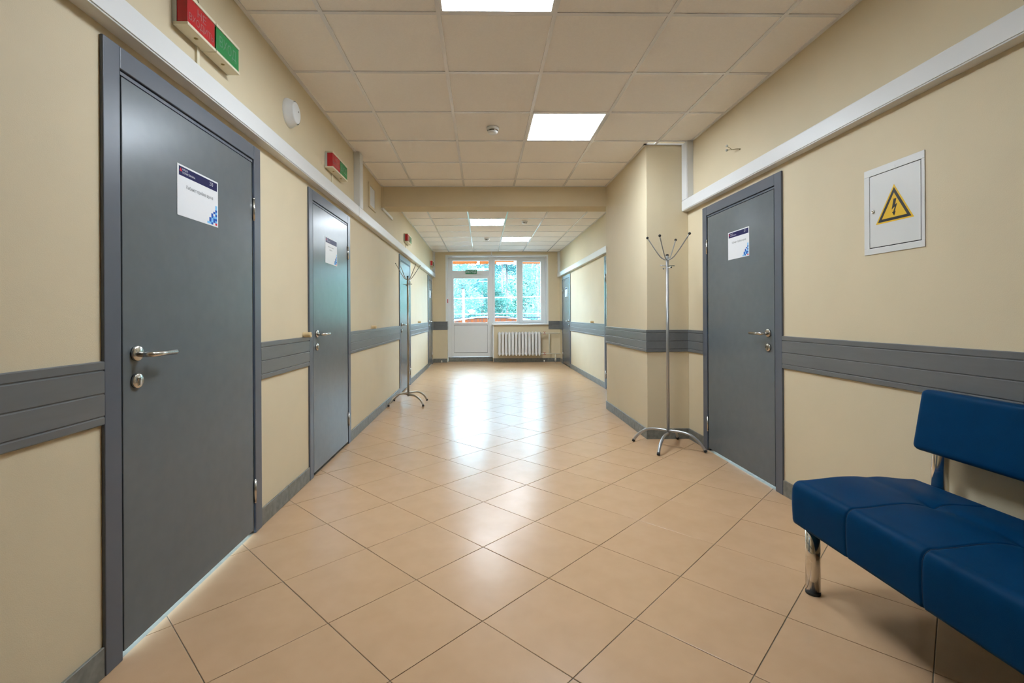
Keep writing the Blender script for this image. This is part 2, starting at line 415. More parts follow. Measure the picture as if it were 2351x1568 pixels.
# ------------------------------------------------------------------ skirting and wall band
def skirting(name, runs, label):
    """runs: (fixed axis, value, normal sign, from, to)"""
    bk = MB()
    for ax, v, s, a, b in runs:
        if ax == 'x': bk.box(v, v + s * 0.006, a, b, 0, 0.092)
        else: bk.box(a, b, v, v + s * 0.006, 0, 0.092)
    o = tag(bk.build(name, 'base_grout'), label, 'baseboard', kind='structure')
    for ax, v, s, a, b in runs:
        n = max(1, round((b - a) / 0.33)); st = (b - a) / n
        for k in range(n):
            p, q = a + k * st + 0.0012, a + (k + 1) * st - 0.0012; m = MB(); t = 0.010 + random.uniform(-.0006, .0006)
            if ax == 'x': m.box(v, v + s * t, p, q, 0.0005, 0.095)
            else: m.box(p, q, v, v + s * t, 0.0005, 0.095)
            m.build('skirting_tile', 'base_tile', o, bevel=0.0015, seg=1)
def gaps(doors, a, b):
    out = []; y = a
    for p, q in doors:
        if p > y: out.append((y, p))
        y = q
    if b > y: out.append((y, b))
    return out
lg = gaps(L_DOORS, -0.6, YE); rg = gaps(R_DOORS[:1], -0.6, YC0) ; rg2 = gaps(R_DOORS[1:], YC1, YE)
skirting('baseboard_left', [('x', XL, 1, a, b) for a, b in lg], 'grey stone-look skirting tiles along the left wall')
skirting('baseboard_right', [('x', XR, -1, a, b) for a, b in rg + rg2], 'grey stone-look skirting tiles along the right wall')
skirting('baseboard_column', [('x', XC, -1, YC0 - 0.010, YC1), ('y', YC0, -1, XC, XR - 0.011)], 'grey stone-look skirting tiles around the pillar')
skirting('baseboard_end', [('y', YE, -1, XL + 0.011, OPEN_L), ('y', YE, -1, DOOR_R + 0.01, XR - 0.011)], 'grey stone-look skirting tiles on the end wall')
BZ0, BZ1 = 0.796, 0.998
def band_profile():
    g = 0.0035; t = 0.012; P = [(0, BZ0), (t - 0.003, BZ0), (t, BZ0 + 0.003)]
    for z in (0.823, 0.895, 0.969): P += [(t, z - 0.004), (t - g, z - 0.001), (t - g, z + 0.001), (t, z + 0.004)]
    return P + [(t, BZ1 - 0.003), (t - 0.003, BZ1), (0, BZ1)]
BP = band_profile()
def band(n, runs, label):
    mb = MB()
    for ax, v, s, a, b in runs:
        if ax == 'x': mb.prism([(v + s * w, a, z) for w, z in BP], [(v + s * w, b, z) for w, z in BP])
        else: mb.prism([(a, v + s * w, z) for w, z in BP], [(b, v + s * w, z) for w, z in BP])
    tag(mb.build('trim_%d' % n, 'band'), label, 'wall band', kind='structure')
k = 1
for a, b, l in zip([g[0] for g in lg], [g[1] for g in lg], ['grey bumper band on the left wall before the nearest door', 'grey bumper band between the two nearest left doors',
        'grey bumper band between the second left door and the far coat stand', 'grey bumper band between the last two left doors', 'grey bumper band in the left far corner']):
    band(k, [('x', XL, 1, a, b)], l); k += 1
band(k, [('x', XR, -1, *rg[0])], 'grey bumper band behind the blue bench'); k += 1
band(k, [('x', XC, -1, YC0 - 0.012, YC1), ('y', YC0, -1, XC, XR), ('x', XR, -1, rg[1][0], YC0)], 'grey bumper band wrapping the pillar behind the coat stand'); k += 1
for (a, b), l in zip(rg2, ['grey bumper band hidden just past the pillar', 'grey bumper band between the two far right doors', 'grey bumper band in the right far corner']):
    band(k, [('x', XR, -1, a, b)], l); k += 1
band(k, [('y', YE, -1, XL + 0.012, OPEN_L), ('x', OPEN_L, 1, YE - 0.012, YF)], 'dark grey bumper band left of the exit door'); k += 1
band(k, [('y', YE, -1, OPEN_R + 0.03, XR - 0.012)], 'dark grey bumper band right of the window'); k += 1

# ------------------------------------------------------------------ doors
def door(n, side, y0, y1, handle_near, label, near_edge):
    """side -1: left wall, +1: right wall; y0..y1 = outer casing. handle_near: latch on the small-y side"""
    xw = XL if side < 0 else XR; s = -side           # s: into the corridor
    d = empty('door_%d' % n, (xw, (y0 + y1) / 2, 0), label, 'door', kind='structure')
    B = lambda m, w0, w1, a, b, z0, z1: m.box(xw + s * w0, xw + s * w1, a, b, z0, z1)
    cw, top = 0.072, 2.036
    for a, b in ((y0, y0 + cw), (y1 - cw, y1)):
        m = MB(); B(m, 0, 0.012, a, b, 0, top); m.build('casing', 'casing_laminate', d, bevel=0.003)
    m = MB(); B(m, 0, 0.0117, y0 + cw + 0.0006, y1 - cw - 0.0006, 1.962, top); m.build('casing', 'casing_laminate', d, bevel=0.003)
    m = MB()
    B(m, -0.138, -0.014, y0 + 0.056, y0 + cw + 0.004, 0, 1.975); B(m, -0.138, -0.014, y1 - cw - 0.004, y1 - 0.056, 0, 1.975)
    B(m, -0.138, -0.014, y0 + cw, y1 - cw, 1.952, 1.975)
    B(m, -0.138, -0.046, y0 + cw, y0 + cw + 0.025, 0, 1.96); B(m, -0.138, -0.046, y1 - cw - 0.025, y1 - cw, 0, 1.96); B(m, -0.138, -0.046, y0 + cw, y1 - cw, 1.925, 1.96)
    m.build('frame', 'gap_shade_black', d)  # lining coloured near-black for the shade beside the leaf
    m = MB(); B(m, -0.02, 0.006, y0 + cw + 0.008, y1 - cw - 0.008, 1.9455, 1.957); m.build('frame_bead', 'casing_laminate', d)
    gl, gh = 0.0075, 0.021
    ya, yb = (y0 + cw + gl, y1 - cw - gh) if handle_near else (y0 + cw + gh, y1 - cw - gl)
    m = MB(); B(m, -0.034, 0.010, ya, yb, 0.024, 1.940); leaf = m.build('door_leaf', 'door_laminate', d, bevel=0.0025)
    yl, sgn = (ya + 0.060, 1) if handle_near else (yb - 0.060, -1)
    ax = (s, 0, 0); x0 = xw + s * 0.010
    h = MB().lathe((x0, yl, 1.012), ax, [(0, 0.001), (0, 0.0265), (0.009, 0.0265), (0.0115, 0.024), (0.0115, 0.001)]).build('handle_rose', 'steel', leaf)
    p = [(x0 + s * 0.010, yl, 1.008), (x0 + s * 0.046, yl, 1.008), (x0 + s * 0.0535, yl + sgn * 0.0035, 1.008), (x0 + s * 0.056, yl + sgn * 0.011, 1.008), (x0 + s * 0.056, yl + sgn * 0.128, 1.008)]
    MB().tube(p, 0.0098, 14).build('door_handle', 'steel', leaf)
    MB().lathe((x0, yl, 0.917), ax, [(0, 0.001), (0, 0.0255), (0.009, 0.0255), (0.011, 0.0235), (0.011, 0.001)]).build('lock_rose', 'steel', leaf)
    m = MB().lathe((x0 + s * 0.0108, yl, 0.925), ax, [(0, 0.0085), (0.0022, 0.0083), (0.0022, 0.001)], 16)
    m.box(x0 + s * 0.0108, x0 + s * 0.0128, yl - 0.005, yl + 0.005, 0.900, 0.922); m.build('lock_cylinder', 'steel', leaf)
    m = MB().box(x0 + s * 0.0128, x0 + s * 0.0134, yl - 0.0022, yl + 0.0022, 0.902, 0.918); m.box(x0 + s * 0.0128, x0 + s * 0.0134, yl - 0.0035, yl + 0.0035, 0.918, 0.927)
    m.build('keyhole', 'steel_dark', leaf)
    yh = (yb + gh * 0.5) if handle_near else (ya - gh * 0.5)
    for z0, z1 in ((0.168, 0.278), (1.645, 1.752)):
        m = MB().tube([(xw + s * 0.013, yh, z0), (xw + s * 0.013, yh, z1)], 0.0078, 12); m.ball((xw + s * 0.013, yh, z0), 0.0078, 10, 6); m.ball((xw + s * 0.013, yh, z1), 0.0078, 10, 6)
        m.build('hinge', 'steel', d)
    return d, leaf
door(1, -1, *L_DOORS[0], True, 'grey door nearest the viewer on the left, notice numbered 210', 0)
door(2, -1, *L_DOORS[1], True, 'second grey door on the left, paper notice catching the light', 0)
door(3, -1, *L_DOORS[2], True, 'third grey door on the left, behind the far coat stand', 0)
door(4, -1, *L_DOORS[3], True, 'last grey door on the left, beside the end wall', 0)
door(5, 1, *R_DOORS[0], True, 'grey door on the right between coat stand and blue bench', 0)
door(6, 1, *R_DOORS[1], True, 'grey door on the right, mostly hidden past the pillar', 0)
door(7, 1, *R_DOORS[2], True, 'last grey door on the right, beside the radiator pipes', 0)

# printed notices taped to the doors
MOSAIC = ['....l', '....l', '....d', '...dl', '..dwd', '..dlL', '.dlDd', '.dldl', 'lldwr']
def notice(side, ya, yb, z0, z1, lines, number, label):
    """ya = left edge as one reads it"""
    xw = XL if side < 0 else XR; s = -side; x0 = xw + s * 0.0102
    W, Hh = abs(yb - ya), z1 - z0; dy = (yb - ya) / W
    def fn(w): return lambda a, b: (x0 + s * w, ya + dy * a, z0 + b)
    e = empty('paper_notice', (x0, (ya + yb) / 2, z0), label, 'notice', 'printed notices on the doors')
    MB().box(x0, x0 + s * 0.0010, ya, yb, z0, z1).build('sheet', 'paper', e)
    m = MB(); quad(m, fn(0.00112), 0.010, W - 0.008, Hh - 0.044, Hh - 0.007); m.build('header', 'ink_navy', e)
    m = MB(); f = fn(0.00125); m.add([f(0.013, Hh - 0.027), f(0.031, Hh - 0.027), f(0.022, Hh - 0.012)], [(0, 1, 2)]); m.build('logo', 'ink_red', e)
    m = MB(); lettering(m, 'НАША', f, 0.033, 0.069, Hh - 0.021, Hh - 0.0125); lettering(m, 'ПОЛИКЛИНИКА', f, 0.033, 0.118, Hh - 0.034, Hh - 0.0255)
    m.build('header_text', 'ink_white', e)
    if number:
        m = MB(); lettering(m, number, f, W - 0.066, W - 0.040, Hh - 0.030, Hh - 0.0125); m.build('number_text', 'ink_white', e)
    m = MB()
    for t, a0, a1, b0, b1 in lines: lettering(m, t, f, a0 * W, a1 * W, b0 * Hh, b1 * Hh)
    m.build('title_text', 'ink_grey', e)
    g = {'l': MB(), 'd': MB(), 'r': MB()}; cw, ch = 0.0155, 0.0098
    for r, row in enumerate(MOSAIC):
        for c, k in enumerate(row):
            k = {'L': 'l', 'D': 'd'}.get(k, k)
            if k in g: quad(g[k], f, W - 0.008 - (5 - c) * cw, W - 0.008 - (4 - c) * cw, 0.006 + (8 - r) * ch, 0.006 + (9 - r) * ch)
    g['l'].build('light_squares', 'ink_sky', e); g['d'].build('dark_squares', 'ink_blue', e); g['r'].build('corner_logo', 'ink_red', e)
one = [('Кабинет приёма врача', 0.20, 0.86, 0.545, 0.640)]
two = [('Кабинет приёма', 0.22, 0.70, 0.62, 0.68), ('врача', 0.34, 0.56, 0.50, 0.56)]
notice(-1, 1.908, 2.198, 1.541, 1.745, one, '210', 'white notice on the nearest left door, numbered 210')
notice(-1, 3.680, 3.976, 1.548, 1.751, two, None, 'shiny white notice on the second left door')
notice(1, 3.625, 3.337, 1.548, 1.755, one, '211', 'white notice on the right door between coat stand and bench')
notice(1, 10.90, 10.60, 1.55, 1.76, two, None, 'small white notice on the last right door')
notice(-1, 10.80, 11.09, 1.55, 1.76, two, None, 'narrow-looking white notice on the last left door')

# ------------------------------------------------------------------ cable trunking
def trunk(label, body, lid, joints=()):
    e = empty('cable_trunking', ((body[0] + body[1]) / 2, (body[2] + body[3]) / 2, body[4]), label, 'trunking', 'white cable trunking on the walls')
    MB().box(*body).build('channel', 'trunk_white', e, bevel=0.002)
    MB().box(*lid).build('lid', 'trunk_white', e, bevel=0.002)
    for j in joints: MB().box(*j).build('joint_cover', 'trunk_white', e, bevel=0.001)
TZ0, TZ1, TD = 2.066, 2.166, 0.060
trunk('long white cable trunking above the left doors', (XL, XL + TD - 0.004, YBK, YE - 0.002, TZ0, TZ1), (XL + TD - 0.004, XL + TD, YBK, YE - 0.002, TZ0 + 0.006, TZ1 - 0.006),
      [(XL, XL + TD + 0.002, 4.50, 4.53, TZ0 - 0.001, TZ1 + 0.001)])
trunk('upright white trunking dropping from the ceiling by the second left light-box', (XL, XL + TD - 0.004, 4.54, 4.66, TZ1, H), (XL + TD - 0.004, XL + TD, 4.546, 4.654, TZ1, H - 0.002))
trunk('upright white trunking in the left far corner', (XL, XL + 0.05, YE - 0.10, YE - 0.002, TZ1, H), (XL + 0.05, XL + 0.054, YE - 0.095, YE - 0.007, TZ1, H - 0.002))
trunk('long white cable trunking on the right wall above the fuse box', (XR, XR - TD + 0.004, YBK, YC0 - 0.002, 2.078, 2.174), (XR - TD + 0.004, XR - TD, YBK, YC0 - 0.002, 2.084, 2.168))
trunk('upright white trunking in the corner beside the pillar', (XR, XR - TD + 0.004, 4.245, YC0 - 0.002, 2.174, H), (XR - TD + 0.004, XR - TD, 4.251, YC0 - 0.006, 2.174, H - 0.002))
trunk('white cable trunking along the far right wall past the pillar', (XR, XR - TD + 0.004, YC1 + 0.01, YE - 0.002, TZ0, TZ1), (XR - TD + 0.004, XR - TD, YC1 + 0.01, YE - 0.002, TZ0 + 0.006, TZ1 - 0.006))
trunk('upright white trunking in the right far corner', (XR, XR - 0.05, YE - 0.10, YE - 0.002, TZ1, H), (XR - 0.05, XR - 0.054, YE - 0.095, YE - 0.007, TZ1, H - 0.002))
e = empty('cable_duct', (XL, YB0, ZB), 'thin cream cable duct in the left corner below the beam', 'cable duct')
MB().box(XL, XL + 0.024, YB0 - 0.016, YB0, 2.432, H).build('upright', 'wall_paint', e, bevel=0.001)
MB().box(XL, XL + 0.020, YB0 - 0.012, YB1 + 0.35, 2.412, 2.445).build('run', 'trunk_white', e, bevel=0.001)
tag(MB().box(0.204, 0.230, YE - 0.014, YE, OPEN_T + 0.0, H).build('cable_duct', 'trunk_white', org=(0.217, YE, OPEN_T), bevel=0.001), 'short thin white duct above the window frame', 'cable duct')

# ------------------------------------------------------------------ light-box signs
def light_box(y0, which, colour):
    z0, z1, D, Wd = 2.288, 2.404, 0.060, 0.196
    if colour == 'green': y0 += 0.203
    y1 = y0 + Wd
    e = empty('light_box_sign', (XL, y0 + Wd / 2, z0), '%s light-box sign %s' % (colour, which), 'sign', 'light-box signs over the left doors')
    m = MB().box(XL, XL + 0.018, y0, y1, z0, z1); m.build('back_plate', 'grey_plastic', e, bevel=0.001)
    for a, b in ((z0 - 0.006, z0 + 0.006), (z1 - 0.006, z1 + 0.006)):
        MB().box(XL + 0.004, XL + D + 0.003, y0 - 0.001, y1 + 0.001, a, b).build('housing', 'cream_plastic', e, bevel=0.0015)
    MB().box(XL + 0.018, XL + D, y0 + 0.002, y1 - 0.002, z0 + 0.006, z1 - 0.006).build('lens', colour + '_lens', e, bevel=0.002)
    f = lambda a, b: (XL + D + 0.0006, y0 + a, z0 + b); m = MB()
    if colour == 'red':
        lettering(m, 'НЕ', f, 0.068, 0.128, 0.064, 0.096); lettering(m, 'ВХОДИТЬ', f, 0.012, 0.184, 0.018, 0.052)
    else: lettering(m, 'ВХОД', f, 0.028, 0.168, 0.030, 0.086)
    m.build('lettering', colour + '_text', e)
    MB().lathe((XL + 0.036, (y0 + y1) / 2, z0 - 0.0055), (0, 0, -1), [(0, 0.009), (0.0012, 0.008), (0.002, 0.005), (0.0035, 0.0045), (0.0035, 0.0005)], 14).build('screw', 'screw', e)
    if colour == 'red' and 'nearest' in which:
        p = curve([(XL + 0.012, y0 + 0.15, z1 + 0.004), (XL + 0.014, y0 + 0.155, z1 + 0.05), (XL + 0.008, y0 + 0.150, z1 + 0.10), (XL + 0.002, y0 + 0.145, z1 + 0.13)])
        MB().tube(p, 0.0018, 6).build('wire', 'wire_olive', e)
    if colour == 'red': MB().box(XL, XL + 0.010, y0 + 0.150, y0 + 0.168, TZ1, z0).build('cable_cover', 'cream_plastic', e)
for y, w in ((1.897, 'above the nearest left door'), (3.712, 'above the second left door'), (7.402, 'above the third left door'), (10.985, 'in the left far corner')):
    light_box(y, w, 'red'); light_box(y, w, 'green')

# ------------------------------------------------------------------ sounder, detectors, vent, stops
e = empty('wall_sounder', (XL, 3.02, 2.32), 'round white alarm sounder high on the left wall', 'sounder')
MB().lathe((XL, 3.02, 2.408), (1, 0, 0), [(0, 0.088), (0.010, 0.0875), (0.020, 0.082), (0.042, 0.072), (0.050, 0.069)], 40).build('body', 'white_pvc', e)
MB().lathe((XL + 0.046, 3.02, 2.408), (1, 0, 0), [(0, 0.066), (0.006, 0.064), (0.009, 0.058), (0.009, 0.0005)], 40).build('cover', 'white_pvc', e)
MB().lathe((XL + 0.0548, 3.045, 2.425), (1, 0, 0), [(0, 0.006), (0.0006, 0.005), (0.0006, 0.0004)], 14).build('led', 'steel_dark', e)
def detector(x, y, label):
    e = empty('smoke_detector', (x, y, H), label, 'detector', 'smoke detectors on the ceiling')
    MB().lathe((x, y, H + 0.002), (0, 0, -1), [(0, 0.052), (0.014, 0.051), (0.020, 0.046)], 28).build('base', 'white_pvc', e)
    MB().lathe((x, y, H - 0.018), (0, 0, -1), [(0, 0.036), (0.012, 0.034)], 28).build('chamber', 'steel_dark', e)
    m = MB().lathe((x, y, H - 0.029), (0, 0, -1), [(0, 0.042), (0.008, 0.041), (0.015, 0.032), (0.017, 0.0005)], 28)
    m.build('cap', 'white_pvc', e)
    for k in range(4):
        an = k * math.pi / 2 + 0.5; m = MB().box(x + 0.036 * math.cos(an) - 0.005, x + 0.036 * math.cos(an) + 0.005, y + 0.036 * math.sin(an) - 0.005, y + 0.036 * math.sin(an) + 0.005, H - 0.030, H - 0.018)
        m.build('fin', 'white_pvc', e)
detector(0.089, 3.97, 'white smoke detector left of the second light panel')
detector(0.695, 7.90, 'white smoke detector right of the light panel beyond the beam')
detector(0.090, 9.66, 'white smoke detector left of the light panel nearest the window')
e = empty('wall_vent', (XL, 5.26, 2.32), 'pale vent cover high on the left wall before the beam', 'vent')
m = MB()
for a in ((5.105, 5.43, 2.300, 2.328), (5.105, 5.43, 2.535, 2.563), (5.105, 5.150, 2.328, 2.535), (5.385, 5.43, 2.328, 2.535)): m.box(XL, XL + 0.012, *a)
m.build('frame', 'wall_paint', e, bevel=0.001)
MB().box(XL, XL + 0.007, 5.150, 5.385, 2.328, 2.535).build('cover', 'vent_white', e)
def bumper(xw, s, y, z, label):
    e = empty('door_stop', (xw, y, z), label, 'door stop', 'beige door stops on the walls')
    MB().lathe((xw, y, z), (s, 0, 0), [(0, 0.019), (0.006, 0.019), (0.008, 0.0175), (0.040, 0.0175), (0.043, 0.019)], 20).build('body', 'beige_plastic', e)
    MB().lathe((xw + s * 0.043, y, z), (s, 0, 0), [(0, 0.019), (0.007, 0.0185), (0.010, 0.016), (0.010, 0.011), (0.007, 0.010), (0.007, 0.0005)], 20).build('tip', 'beige_plastic', e)
bumper(XL, 1, 3.255, 1.013, 'beige door stop just before the second left door')
bumper(XL, 1, 5.235, 1.018, 'beige door stop between the second left door and the far coat stand')
bumper(XL, 1, 8.98, 1.022, 'beige door stop between the last two left doors')
bumper(XR, -1, 8.15, 1.017, 'beige door stop on the far right wall')

# ------------------------------------------------------------------ fuse box and wire stub on the right wall
e = empty('fuse_box', (XR, 2.166, 1.42), 'white wall fuse box with a yellow high-voltage sticker', 'fuse box')
fy = lambda w: (lambda a, b: (XR - w, a, b))
m = MB(); Y0, Y1, Z0, Z1 = 2.004, 2.328, 1.420, 1.832
for a in ((Y0, Y1, Z0, 1.449), (Y0, Y1, 1.798, Z1), (Y0, 2.020, 1.449, 1.798), (2.296, Y1, 1.449, 1.798)): m.box(XR - 0.0045, XR, *a)
m.build('frame', 'panel_paint', e, bevel=0.0015)
MB().box(XR - 0.001, XR, Y0 + 0.01, Y1 - 0.01, Z0 + 0.01, Z1 - 0.01).build('gap_shade', 'gap_shade_black', e)  # dark sheet colours in the shade of the gap around the box door
MB().box(XR - 0.0042, XR - 0.001, 2.023, 2.2935, 1.4525, 1.7955).build('door', 'panel_paint', e, bevel=0.0015)
MB().lathe((XR - 0.0042, 2.271, 1.624), (-1, 0, 0), [(0, 0.0085), (0.004, 0.0085), (0.0055, 0.007), (0.0055, 0.0035), (0.003, 0.003), (0.003, 0.0003)], 18).build('lock', 'steel', e)
MB().box(XR - 0.0052, XR - 0.0042, 2.150, 2.156, 1.797, 1.812).build('paint_drip', 'panel_paint', e)
def tri(w, g):      # triangle inset by g, corners as read from the photograph
    c = [(2.2575, 1.558), (2.0545, 1.558), (2.156, 1.727)]; gx, gy = sum(p[0] for p in c) / 3, sum(p[1] for p in c) / 3
    return [(XR - w, gx + (p[0] - gx) * g, gy + (p[1] - gy) * g) for p in c]
st = MB().prism(tri(0.0042, 1.0), tri(0.0048, 1.0)).build('warning_sticker', 'warn_yellow', e)
a, b = tri(0.0050, 0.88), tri(0.0050, 0.66); m = MB(); m.add(a + b, [(0, 1, 4, 3), (1, 2, 5, 4), (2, 0, 3, 5)]); m.build('black_border', 'warn_black', st, bevel=0)
bolt = [(-0.002, 0.047), (0.013, 0.047), (0.006, 0.019), (0.0175, 0.024), (0.004, -0.012), (0.0095, -0.010), (0.001, -0.031), (-0.0105, -0.013), (-0.004, -0.013), (0.0045, 0.010), (-0.0125, -0.001)]
m = MB(); bp = [(XR - 0.0050, 2.156 + 0.000 - (-x) * -1.0, 1.6135 + z) for x, z in bolt]; m.add(bp, [tuple(range(len(bp)))]); m.build('lightning_bolt', 'warn_black', st)
e = empty('wire_stub', (XR, 3.47, 2.34), 'loose capped wires sticking out high on the right wall', 'wire')
m = MB().tube(curve([(XR, 3.468, 2.344), (XR - 0.02, 3.485, 2.349), (XR - 0.035, 3.515, 2.354)]), 0.003, 8)
for en in ((XR - 0.045, 3.56, 2.392), (XR - 0.055, 3.545, 2.360)):
    m.tube(curve([(XR - 0.035, 3.515, 2.354), ((XR - 0.035 + en[0]) / 2, (3.515 + en[1]) / 2, (2.356 + en[2]) / 2), en]), 0.0022, 8)
m.build('wires', 'wire_olive', e)
for en in ((XR - 0.047, 3.566, 2.400), (XR - 0.057, 3.55, 2.362)): MB().ball(en, 0.009, 12, 8, (1, 1.2, 1)).build('wire_cap', 'grey_plastic', e)
MB().ball((XR - 0.002, 3.468, 2.342), 0.006, 10, 6).build('hole', 'wire_olive', e)

# ------------------------------------------------------------------ coat stands
def coat_stand(c, feet, tips, zt, m_metal, label, pegs):
    cx, cy = c; e = empty('coat_stand', (cx, cy, 0), label, 'coat stand', 'metal coat stands')
    MB().tube([(cx, cy, 0.100), (cx, cy, 1.640)], 0.0125, 16).build('pole', m_metal, e)
    MB().lathe((cx, cy, 1.640), (0, 0, 1), [(0, 0.0132), (0.008, 0.0132), (0.014, 0.010), (0.016, 0.0005)], 16).build('pole_cap', 'black_plastic', e)
    for i, (fx, fy_) in enumerate(feet):
        dz = 0.0 if i % 2 == 0 else -0.022
        prof = [(0.0, 0.142 + dz), (0.35, 0.143 + dz), (0.58, 0.130 + dz), (0.78, 0.092 + dz * 0.5), (0.91, 0.050), (0.985, 0.014)]
        pts = [(cx + fx * r, cy + fy_ * r, z) for r, z in prof]; L = curve(pts, 5)
        leg = MB().tube(L, 0.0115, 12).build('leg', m_metal, e)
        a, b = Vector(L[-2]), Vector(L[-1]); t = (b - a).normalized()
        MB().tube([b - t * 0.012, b - t * 0.002, Vector((b.x + t.x * 0.006, b.y + t.y * 0.006, 0.006))], [0.0128, 0.0135, 0.0128], 12).build('rubber_foot', 'black_rubber', leg)
    for tx, ty in tips:
        pts = [(cx, cy, 1.606), (cx + tx * 0.16, cy + ty * 0.16, 1.610), (cx + tx * 0.34, cy + ty * 0.34, 1.634), (cx + tx * 0.6, cy + ty * 0.6, 1.695), (cx + tx, cy + ty, zt)]
        arm = MB().tube(curve(pts, 5), 0.0048, 10).build('arm', m_metal, e)
        if m_metal == 'silver_paint': MB().ball((cx + tx, cy + ty, zt), 0.0115, 14, 10).build('ball_tip', 'black_plastic', arm)
        else: MB().ball((cx + tx, cy + ty, zt), 0.0053, 10, 8).build('arm_tip', 'black_plastic', arm)
    for i, (px, py, pz) in enumerate(pegs):
        pg = MB().tube([(cx - px, cy - py, pz), (cx + px, cy + py, pz)], 0.0042, 10).build('peg', m_metal, e)
        for q in (-1, 1): MB().ball((cx + q * px, cy + q * py, pz), 0.0068 if i else 0.0055, 12, 8).build('peg_tip', 'black_plastic' if (i or m_metal == 'nickel_paint') else m_metal, pg)
coat_stand((1.584, 4.085), [(-.244, .190), (-.180, -.254), (.239, -.190), (.184, .252)], [(-.157, .040), (-.094, -.080), (.134, .150), (.113, -.185)], 1.800,
           'silver_paint', 'silver coat stand by the pillar, next to the right door', [(.063, .012, 1.556), (-.010, .060, 1.536)])
coat_stand((-0.970, 6.225), [(-.219, -.211), (.221, -.211), (.219, .212), (-.223, .209)], [(-.125, -.170), (-.130, .240), (.115, -.070), (.148, .105)], 1.800,
           'nickel_paint', 'bronze-grey coat stand standing by the third left door', [(.052, -.004, 1.549), (.012, .055, 1.528)])

# ------------------------------------------------------------------ blue bench
BX0, BX1, BY0, BY1, SZ0, SZ1 = 1.278, 1.815, 0.20, 1.985, 0.270, 0.448
e = empty('waiting_bench', (1.55, 1.1, 0), 'blue leatherette waiting bench on chrome legs, right foreground', 'bench')
SEAMS = [1.672, 1.378, 1.084, 0.790, 0.496]; XM = 1.590
def seat_section(y):
    """outline of the cushion in xz at this y: front face, rounded top edge, puffed top, back"""
    r = 0.034; pts = []
    endr = min(1.0, max(0.0, (BY1 - y) / 0.032)); endr2 = min(1.0, max(0.0, (y - BY0) / 0.032)); k = math.sqrt(max(0.0, 1 - (1 - min(endr, endr2)) ** 2))
    ins = 0.030 * (1 - k)
    groove = sum(math.exp(-((y - s) / 0.0045) ** 2) for s in SEAMS) * 0.0035
    u_ = lambda t: (lambda q: q * q * (3 - 2 * q))(min(1.0, max(0.0, t)))
    puff = lambda x: 0.015 * u_((x - BX0 - 0.03) / 0.19) * u_((BX1 - 0.03 - x) / 0.19) - 0.0045 * math.exp(-((x - XM) / 0.030) ** 2) \
        - sum(0.010 * math.exp(-(((x - XM) / 0.060) ** 2 + ((y - s) / 0.060) ** 2)) + 0.008 * math.exp(-(((x - XM) / 0.016) ** 2 + ((y - s) / 0.022) ** 2)) for s in SEAMS)
    x0, x1, z0, z1 = BX0 + ins + groove, BX1 - ins, SZ0 + ins * 0.4 + groove * 0.6, SZ1 - ins
    pts.append((x0 + 0.012, z0)); pts.append((x0 + 0.003, z0 + 0.004)); pts.append((x0, z0 + 0.014))
    for i in range(5): pts.append((x0 - 0.003 * math.sin(math.pi * i / 4.6), z0 + 0.02 + (z1 - r - z0 - 0.02) * i / 4))
    for i in range(1, 8):
        an = math.pi / 2 * i / 8; pts.append((x0 + r - r * math.cos(an), z1 - r + r * math.sin(an) - groove))
    xs = [x0 + r + (x1 - 2 * r - x0) * i / 34 for i in range(35)] + [XM - 0.005, XM - 0.0025, XM, XM + 0.0025, XM + 0.005]
    for x in sorted(xs): pts.append((x, z1 - groove + puff(x) * k))
    for i in range(1, 8):
        an = math.pi / 2 * i / 8; pts.append((x1 - r + r * math.sin(an), z1 - r + r * math.cos(an) - groove))
    pts.append((x1, z0 + 0.01)); pts.append((x1 - 0.01, z0))
    return pts
ysl = set([BY0 + 0.032 * (1 - math.cos(t * math.pi / 16)) for t in range(9)] + [BY1 - 0.032 * (1 - math.cos(t * math.pi / 16)) for t in range(9)])
ysl |= {BY0 + 0.04 + (BY1 - BY0 - 0.08) * i / 70 for i in range(71)}
for s in SEAMS: ysl |= {s + d for d in (-0.012, -0.008, -0.005, -0.0025, 0, 0.0025, 0.005, 0.008, 0.012)}
ysl = sorted(ysl); m = MB(); rings = [seat_section(y) for y in ysl]; n = len(rings[0])
for y, rg_ in zip(ysl, rings): m.v += [(x, y, z) for x, z in rg_]
for i in range(len(ysl) - 1):
    for j in range(n):
        j2 = (j + 1) % n; m.f.append((i * n + j, i * n + j2, (i + 1) * n + j2, (i + 1) * n + j)); m.sm.append(True)
m.f.append(tuple(range(n))); m.sm.append(False); m.f.append(tuple((len(ysl) - 1) * n + k for k in range(n))); m.sm.append(False)
seat = m.build('seat', 'leather', e)
for s in SEAMS:
    P = [(x, s, z + 0.0006) for x, z in seat_section(s)[2:-3]]
    MB().tube(P, 0.0011, 6).build('seam', 'seam', seat)
